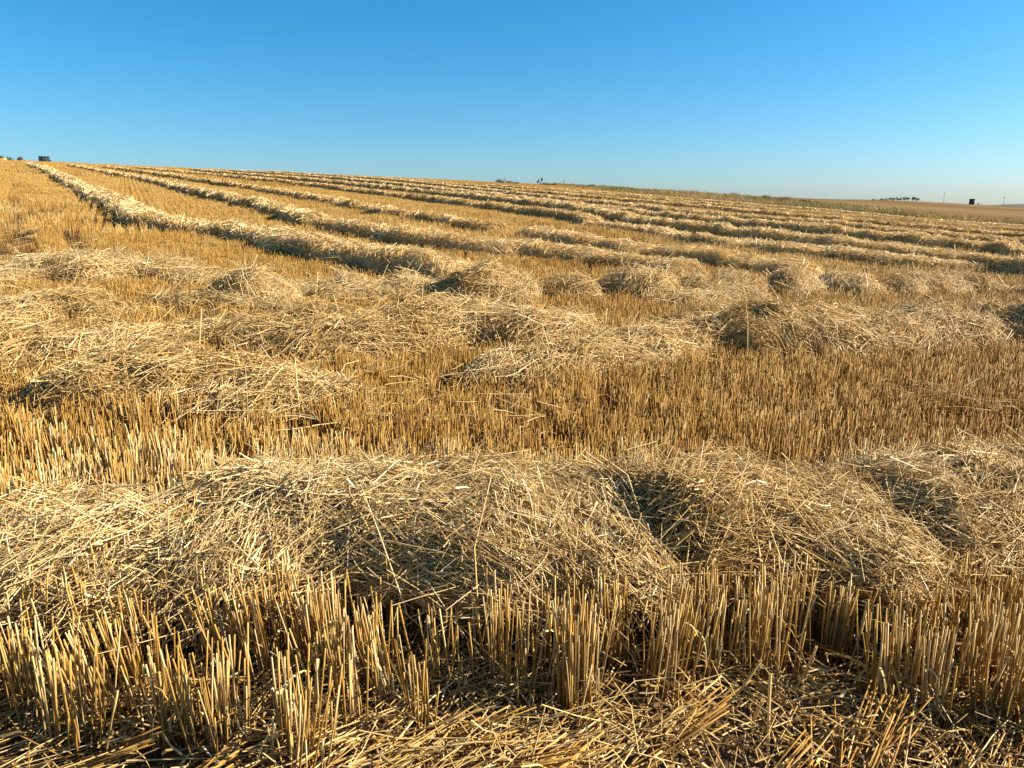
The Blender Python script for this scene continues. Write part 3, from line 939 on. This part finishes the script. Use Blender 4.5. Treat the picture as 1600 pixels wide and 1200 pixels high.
def leafy(bag, c, rx, rz, n, rg, size, flat=0.0, tint=0.5):
    """leaf-sized faces in uneven clumps round a centre"""
    k = max(4, n // 60)
    cl = rg.normal(0, 1, (k, 3))
    cl = unit(cl) * (rg.random((k, 1)) ** 0.5) * np.array([rx, rx, rz]) * 0.8
    P = cl[rg.integers(0, k, n)] + rg.normal(0, 0.22, (n, 3)) * np.array([rx, rx, rz]) + np.array(c)
    D = rg.normal(0, 1, (n, 3)) + np.array([0, 0, 0.5])
    V, Q, T, ti, up = stalks(P, D, size * rg.uniform(0.6, 1.5, n), size * 0.35 * rg.uniform(0.6, 1.3, n), 1, 2, 0.05, np.clip(rg.normal(tint, 0.22, n), 0, 1), taper=0.3, rg=rg)
    bag.add(V, Q, T, ti, up)

def shrub(name, label, x, y, h, w, mat, cat='bush', group=None, n=420, seed=0, tint=0.5, sink=0.0, stems=5, trunk=0.0):
    rg = np.random.default_rng(300 + seed)
    z = float(ground_z(x, y)) - sink
    root = bpy.data.objects.new(name, None)
    root.location = (x, y, z)
    root.empty_display_size = 0.3
    C.objects.link(root)
    tag(root, label, cat, group)
    bag = Bag()
    leafy(bag, (0, 0, trunk + (h - trunk) * 0.52), w / 2, (h - trunk) * 0.48, n, rg, max(0.07, h * 0.10), tint=tint)
    link('crown', bag.mesh('crown', mat), root)
    bag = Bag()
    a = rg.random(stems) * 6.283
    D = np.stack([np.cos(a) * .35, np.sin(a) * .35, np.ones(stems)], 1)
    L = np.full(stems, h * 0.75)
    V, Q, T, ti, up = stalks(D * (L / 2)[:, None] * 0.96 - np.array([0, 0, .03]), D, L, np.full(stems, h * 0.018), 2, 5, 0.05, None, taper=0.35, rg=rg)
    bag.add(V, Q, T, ti, up)
    if trunk > 0:
        V, Q, T, ti, up = stalks(np.array([[0, 0, trunk * 0.6]]), np.array([[0, 0, 1.0]]), np.array([trunk * 1.4]), np.array([h * 0.035]), 3, 7, 0.03, None, taper=0.6, rg=rg)
        bag.add(V, Q, T, ti, up)
    link('trunk' if trunk > 0 else 'stems', bag.mesh('stems', BARK), root)
    return root

def ray_at(px, dist):
    u = (px - 800) / FPX
    dy = math.cos(PITCH) + (275 / FPX) * math.sin(PITCH)
    v = np.array([u, dy])
    return v / np.linalg.norm(v) * dist

EB = 'bushes on the skyline of the field edge'
for k, (px, d, h, w, mat, lab, ti) in enumerate([
        (1222, 84, 1.15, 4.0, RUST, 'rusty brown rounded bush rising above the weed strip', .4),
        (1146, 96, 1.1, 2.6, RUST, 'small straw-coloured bush at the upper end of the weed strip', .95),
        (1195, 92, 1.0, 1.5, WEED, 'small olive bush beside the rusty bush', .3),
        (1256, 80, .9, 1.6, RUST, 'low brown bush just below the rusty bush', .5),
        (781, 120, 1.3, 2.6, LEAF, 'low dark bush on the crest beside a short post', .8),
        (795, 121, 1.0, 2.8, WEED, 'flat olive bush on the crest touching the short post', .2),
        (806, 120, .8, 1.6, WEED, 'tiny weed tuft on the crest', .3),
        (852, 119, 1.1, 3.2, LEAF, 'flat dark bush on the crest next to the forked shrub', .8),
        (866, 119, 1.2, 1.3, WEED, 'small upright bush on the crest between forked shrub and tall stem', .2),
        (910, 118, 1.0, 2.0, WEED, 'pale weed bush on the crest past the tall stem', .5),
        (924, 118, 1.1, 2.2, LEAF, 'dark twin-topped bush on the crest past the tall stem', .8),
        (945, 116, .9, 2.4, WEED, 'broad low bush where the crest meets the weed strip', .3)]):
    q = ray_at(px, d)
    shrub('bush', lab, q[0], q[1], h * .58, w * .75, mat, 'bush', EB, 900, k, ti)

# forked shrub, stem and post on the crest
q = ray_at(843, 119)
root = bpy.data.objects.new('forked_shrub', None)
root.location = (q[0], q[1], float(ground_z(*q)))
C.objects.link(root)
tag(root, 'thin forked shrub with two upright arms on the crest', 'shrub')
for s, hh in ((-0.25, 1.0), (0.28, 1.35)):
    bag = Bag()
    V, Q, T, ti, up = stalks(np.array([[s * 0.6, 0, hh / 2]]), np.array([[s, 0, hh]]), np.array([hh]), np.array([0.06]), 4, 6, 0.03, None, taper=0.5)
    bag.add(V, Q, T, ti, up)
    leafy(bag, (s * 1.05, 0, hh * 0.75), 0.16, hh * 0.3, 90, np.random.default_rng(int(hh * 10)), 0.12)
    link('arm', bag.mesh('arm', LEAF), root)
def post(name, label, cat, px, dist, h, r, mat, arm=0.0, group=None):
    q = ray_at(px, dist)
    root = bpy.data.objects.new(name, None)
    root.location = (q[0], q[1], float(ground_z(*q)) - 0.2)
    C.objects.link(root)
    tag(root, label, cat, group)
    bag = Bag()
    V, Q, T, ti, up = stalks(np.array([[0, 0, h / 2]]), np.array([[0.02, 0, 1.0]]), np.array([h]), np.array([r]), 4, 8, 0.004, None, taper=0.7)
    bag.add(V, Q, T, ti, up)
    link('pole', bag.mesh('pole', mat), root)
    if arm:
        bag = Bag()
        V, Q, T, ti, up = stalks(np.array([[0, 0, h * 0.93]]), np.array([[1.0, 0.3, 0]]), np.array([arm]), np.array([r * 0.6]), 1, 6, 0, None)
        bag.add(V, Q, T, ti, up)
        link('crossarm', bag.mesh('crossarm', mat), root)
        for s in (-0.45, 0, 0.45):
            bag = Bag()
            V, Q, T, ti, up = stalks(np.array([[s * arm, s * arm * 0.3, h * 0.93 + 0.18]]), np.array([[0, 0, 1.0]]), np.array([0.3]), np.array([0.07]), 1, 6, 0, None)
            bag.add(V, Q, T, ti, up)
            link('insulator', bag.mesh('insulator', mat), root)
WOOD = plain_material('weathered_wood', (0.16, 0.14, 0.12), (0.28, 0.25, 0.22), 0.9, 12)
post('fence_post', 'short weathered post on the crest between two low bushes', 'post', 788, 119, 1.2, .09, WOOD)
post('dead_thistle', 'single tall grey plant stem rising from the crest', 'thistle', 881, 117, 1.45, .07, WOOD)
post('utility_pole', 'thin utility pole standing between the tree line and the dark shed', 'pole', 1473, 430, 4.9, .10, WOOD, 1.2, 'utility poles on the far plain')
post('utility_pole', 'thin utility pole standing between the dark shed and the low hill', 'pole', 1567, 450, 4.6, .10, WOOD, 1.2, 'utility poles on the far plain')

# the row of far trees
rg = np.random.default_rng(4)
for k, px in enumerate([1364, 1371, 1377, 1383, 1389, 1394, 1400, 1406, 1412, 1417, 1425, 1431]):
    d = 372 + 5 * rg.normal()
    q = ray_at(px, d)
    h = rg.uniform(1.3, 1.9) + (0.4 if k > 9 else 0)
    shrub('tree', 'small dark tree in the row on the far plain', q[0], q[1], h, 2.2, LEAF, 'tree', 'row of small trees on the far plain', 420, 50 + k, .9, 0.0, 4, h * 0.12)

def box(bag, lo, hi, top=None):
    """a box; top = (dx0, dx1) draws the upper corners in or out along x"""
    x0, y0, z0 = lo
    x1, y1, z1 = hi
    a, b = top or (0, 0)
    V = [(x0, y0, z0), (x1, y0, z0), (x1, y1, z0), (x0, y1, z0), (x0 + a, y0, z1), (x1 + b, y0, z1), (x1 + b, y1, z1), (x0 + a, y1, z1)]
    bag.add(V, [[0, 3, 2, 1], [4, 5, 6, 7], [0, 1, 5, 4], [1, 2, 6, 5], [2, 3, 7, 6], [3, 0, 4, 7]])
def part(name, root, mat, *boxes):
    bag = Bag()
    for b in boxes: box(bag, *b)
    return link(name, bag.mesh(name, mat, smooth=False), root)

GREY = plain_material('dark_boards', (0.035, 0.04, 0.045), (0.07, 0.075, 0.08), 0.8, 3)
GREY2 = plain_material('dark_roof', (0.05, 0.055, 0.06), (0.10, 0.105, 0.11), 0.6, 3)
q = ray_at(1517, 420)
root = bpy.data.objects.new('shed', None)
root.location = (q[0], q[1], float(ground_z(*q)) - 0.15)
root.rotation_euler = (0, 0, -0.5)
C.objects.link(root)
tag(root, 'dark square shed standing alone on the far plain between two poles', 'shed')
part('wall', root, GREY, ((-1.1, -1.0, 0), (1.1, 1.0, 2.5), (0.12, 0.08)))
part('roof', root, GREY2, ((-1.2, -1.15, 2.503), (1.35, 1.15, 2.7)))
part('door', root, GREY2, ((-0.4, -1.06, 0), (0.4, -1.004, 2.0)))
q = ray_at(1526.5, 418)
shrub('bush', 'small dark round bush beside the dark shed', q[0], q[1], 1.1, 1.3, LEAF, 'bush', None, 200, 90, .5)
q = ray_at(1532, 416)
shrub('bush', 'tiny pale bush just past the small dark bush by the shed', q[0], q[1], 0.6, 1.4, RUST, 'bush', None, 150, 91, .6)

def far_hill():
    q = ray_at(1640, 1500)
    n, m = 48, 24
    u = np.linspace(-1, 1, n)
    v = np.linspace(-1, 1, m)
    U, W = np.meshgrid(u, v, indexing='ij')
    X, Y = q[0] + U * 115, q[1] + W * 200
    Z = -1 + 9.5 * np.clip(1 - U ** 2, 0, 1) ** 0.8 * np.clip(1 - W ** 2, 0, 1) * (0.8 + 0.4 * fbm(X / 40, Y / 40, 9))
    i, j = np.meshgrid(np.arange(n - 1), np.arange(m - 1), indexing='ij')
    Q = np.stack([i * m + j, (i + 1) * m + j, (i + 1) * m + j + 1, i * m + j + 1], -1).reshape(-1, 4)
    o = link('hill', mesh_from('hill', np.stack([X, Y, Z], -1).reshape(-1, 3), Q, None, plain_material('wooded_hill', (0.07, 0.065, 0.05), (0.13, 0.11, 0.08), 0.95, 0.05)))
    tag(o, 'low dark hill on the far horizon', 'hill', kind='structure')
far_hill()

# ------------------------------------------------------------------ on the hilltop
GREEN = plain_material('dark_green_paint', (0.018, 0.040, 0.038), (0.03, 0.06, 0.055), 0.75, 2, 0.0, 0.15)
GLASS = plain_material('cab_glass', (0.02, 0.03, 0.04), (0.03, 0.045, 0.06), 0.08, 1, 0.0, 0.6)
RUBBER = plain_material('tyre_rubber', (0.02, 0.02, 0.02), (0.035, 0.035, 0.033), 0.85, 6)
STEEL = plain_material('worn_steel', (0.20, 0.20, 0.19), (0.34, 0.33, 0.31), 0.45, 4, 0.6)
def wheel(root, x, y, r, w):
    m = 28
    a = np.arange(m) * 2 * math.pi / m
    def ring(prof):
        V = np.concatenate([np.stack([x + np.cos(a) * pr, np.full(m, y + py), r + np.sin(a) * pr], 1) for pr, py in prof])
        k = len(prof)
        Q = [[i * m + j, i * m + (j + 1) % m, ((i + 1) % k) * m + (j + 1) % m, ((i + 1) % k) * m + j] for i in range(k) for j in range(m)]
        return V, Q
    wr = bpy.data.objects.new('wheel', None)
    wr.parent = root
    C.objects.link(wr)
    bag = Bag(); bag.add(*ring([(r * .58, -w / 2), (r * .93, -w / 2), (r, -w * .33), (r, w * .33), (r * .93, w / 2), (r * .58, w / 2)]))
    link('tyre', bag.mesh('tyre', RUBBER), wr)
    bag = Bag(); bag.add(*ring([(r * .08, -w * .30), (r * .57, -w * .42), (r * .57, w * .42), (r * .08, w * .30)]))
    link('rim', bag.mesh('rim', STEEL), wr)
# a trailer parked beyond the crest: its wheels are hidden by the ground
q = ray_at(80, 190)
root = bpy.data.objects.new('farm_trailer', None)
root.location = (q[0], q[1], float(ground_z(*q)))
root.rotation_euler = (0, 0, 0.45)
root.scale = (0.72, 0.8, 0.97)
C.objects.link(root)
tag(root, 'dark green farm trailer half hidden behind the crest of the hill', 'trailer')
part('chassis', root, STEEL, ((-1.5, -0.45, 0.85), (1.6, 0.45, 1.02)))
part('load_box', root, GREEN, ((-1.5, -1.0, 1.023), (1.25, 1.0, 2.6), (0.22, 0.0)))
part('rim_rail', root, GREEN, ((-1.36, -1.08, 2.603), (1.33, 1.08, 2.70), (0.02, 0.0)))
for x in (-1.0, -0.3, 0.4, 1.05):
    part('rib', root, GREEN, ((x - 0.05, -1.06, 1.03), (x + 0.05, -1.003, 2.598)))
part('front_locker', root, GREEN, ((1.253, -0.8, 1.03), (1.75, 0.8, 2.0), (0, -0.12)))
part('drawbar', root, STEEL, ((1.603, -0.09, 0.75), (3.0, 0.09, 0.9)))
for x in (-0.75, 0.55):
    for y in (-0.95, 0.95):
        wheel(root, x, y, .48, .3)
for k, (px, d, h, w, mat, lab, ti) in enumerate([
        (11, 188, 2.5, 1.5, LEAF, 'dark flat bush on the hilltop beside a pale bale', .3),
        (27, 188, 2.2, 1.8, LEAF, 'low dark bush on the hilltop, sloping to one side', .3),
        (41, 188, 2.4, 1.5, LEAF, 'dark peaked bush on the hilltop facing the trailer', .3)]):
    q = ray_at(px, d)
    shrub('bush', lab, q[0], q[1], h, w, mat, 'bush', 'dark bushes beyond the hilltop', 420, 70 + k, ti)
q = ray_at(15.5, 178)
bag = Bag()
a = np.arange(20) * 2 * math.pi / 20
prof = [(0.0, -.6), (.66, -.6), (.72, -.52), (.72, .52), (.66, .6), (0.0, .6)]
V = np.concatenate([np.stack([np.full(20, py), np.cos(a) * pr, .72 + np.sin(a) * pr], 1) for pr, py in prof])
bag.add(V, [[i * 20 + j, i * 20 + (j + 1) % 20, (i + 1) * 20 + (j + 1) % 20, (i + 1) * 20 + j] for i in range(5) for j in range(20)])
o = link('straw_bale', bag.mesh('straw_bale', CORE), None, (q[0], q[1], float(ground_z(*q))))
tag(o, 'pale round straw bale showing above the hilltop', 'bale')

# dry plant sticking out above the ribbed row
b = unproject(1513, 486, 0.2)
root = bpy.data.objects.new('dry_plant', None)
root.location = (b[0], b[1], float(ground_z(*b)))
C.objects.link(root)
tag(root, 'whitish forked dry plant standing up behind the ribbed straw row', 'dry plant')
for name, D, L, r in (('stem', (0.05, 0, 1), .42, .005), ('branch', (-.35, 0, 1), .15, .006), ('branch', (.3, .1, 1), .12, .005)):
    D = unit(np.array([D], float))
    bag = Bag()
    P = D * L / 2 + (np.array([[0.02, 0, .32]]) if name == 'branch' else 0)
    V, Q, T, ti, up = stalks(P, D, np.array([L]), np.array([r]), 3, 6, 0.03, np.array([1.0]))
    bag.add(V, Q, T, ti, up)
    link(name, bag.mesh(name, STRAW), root)
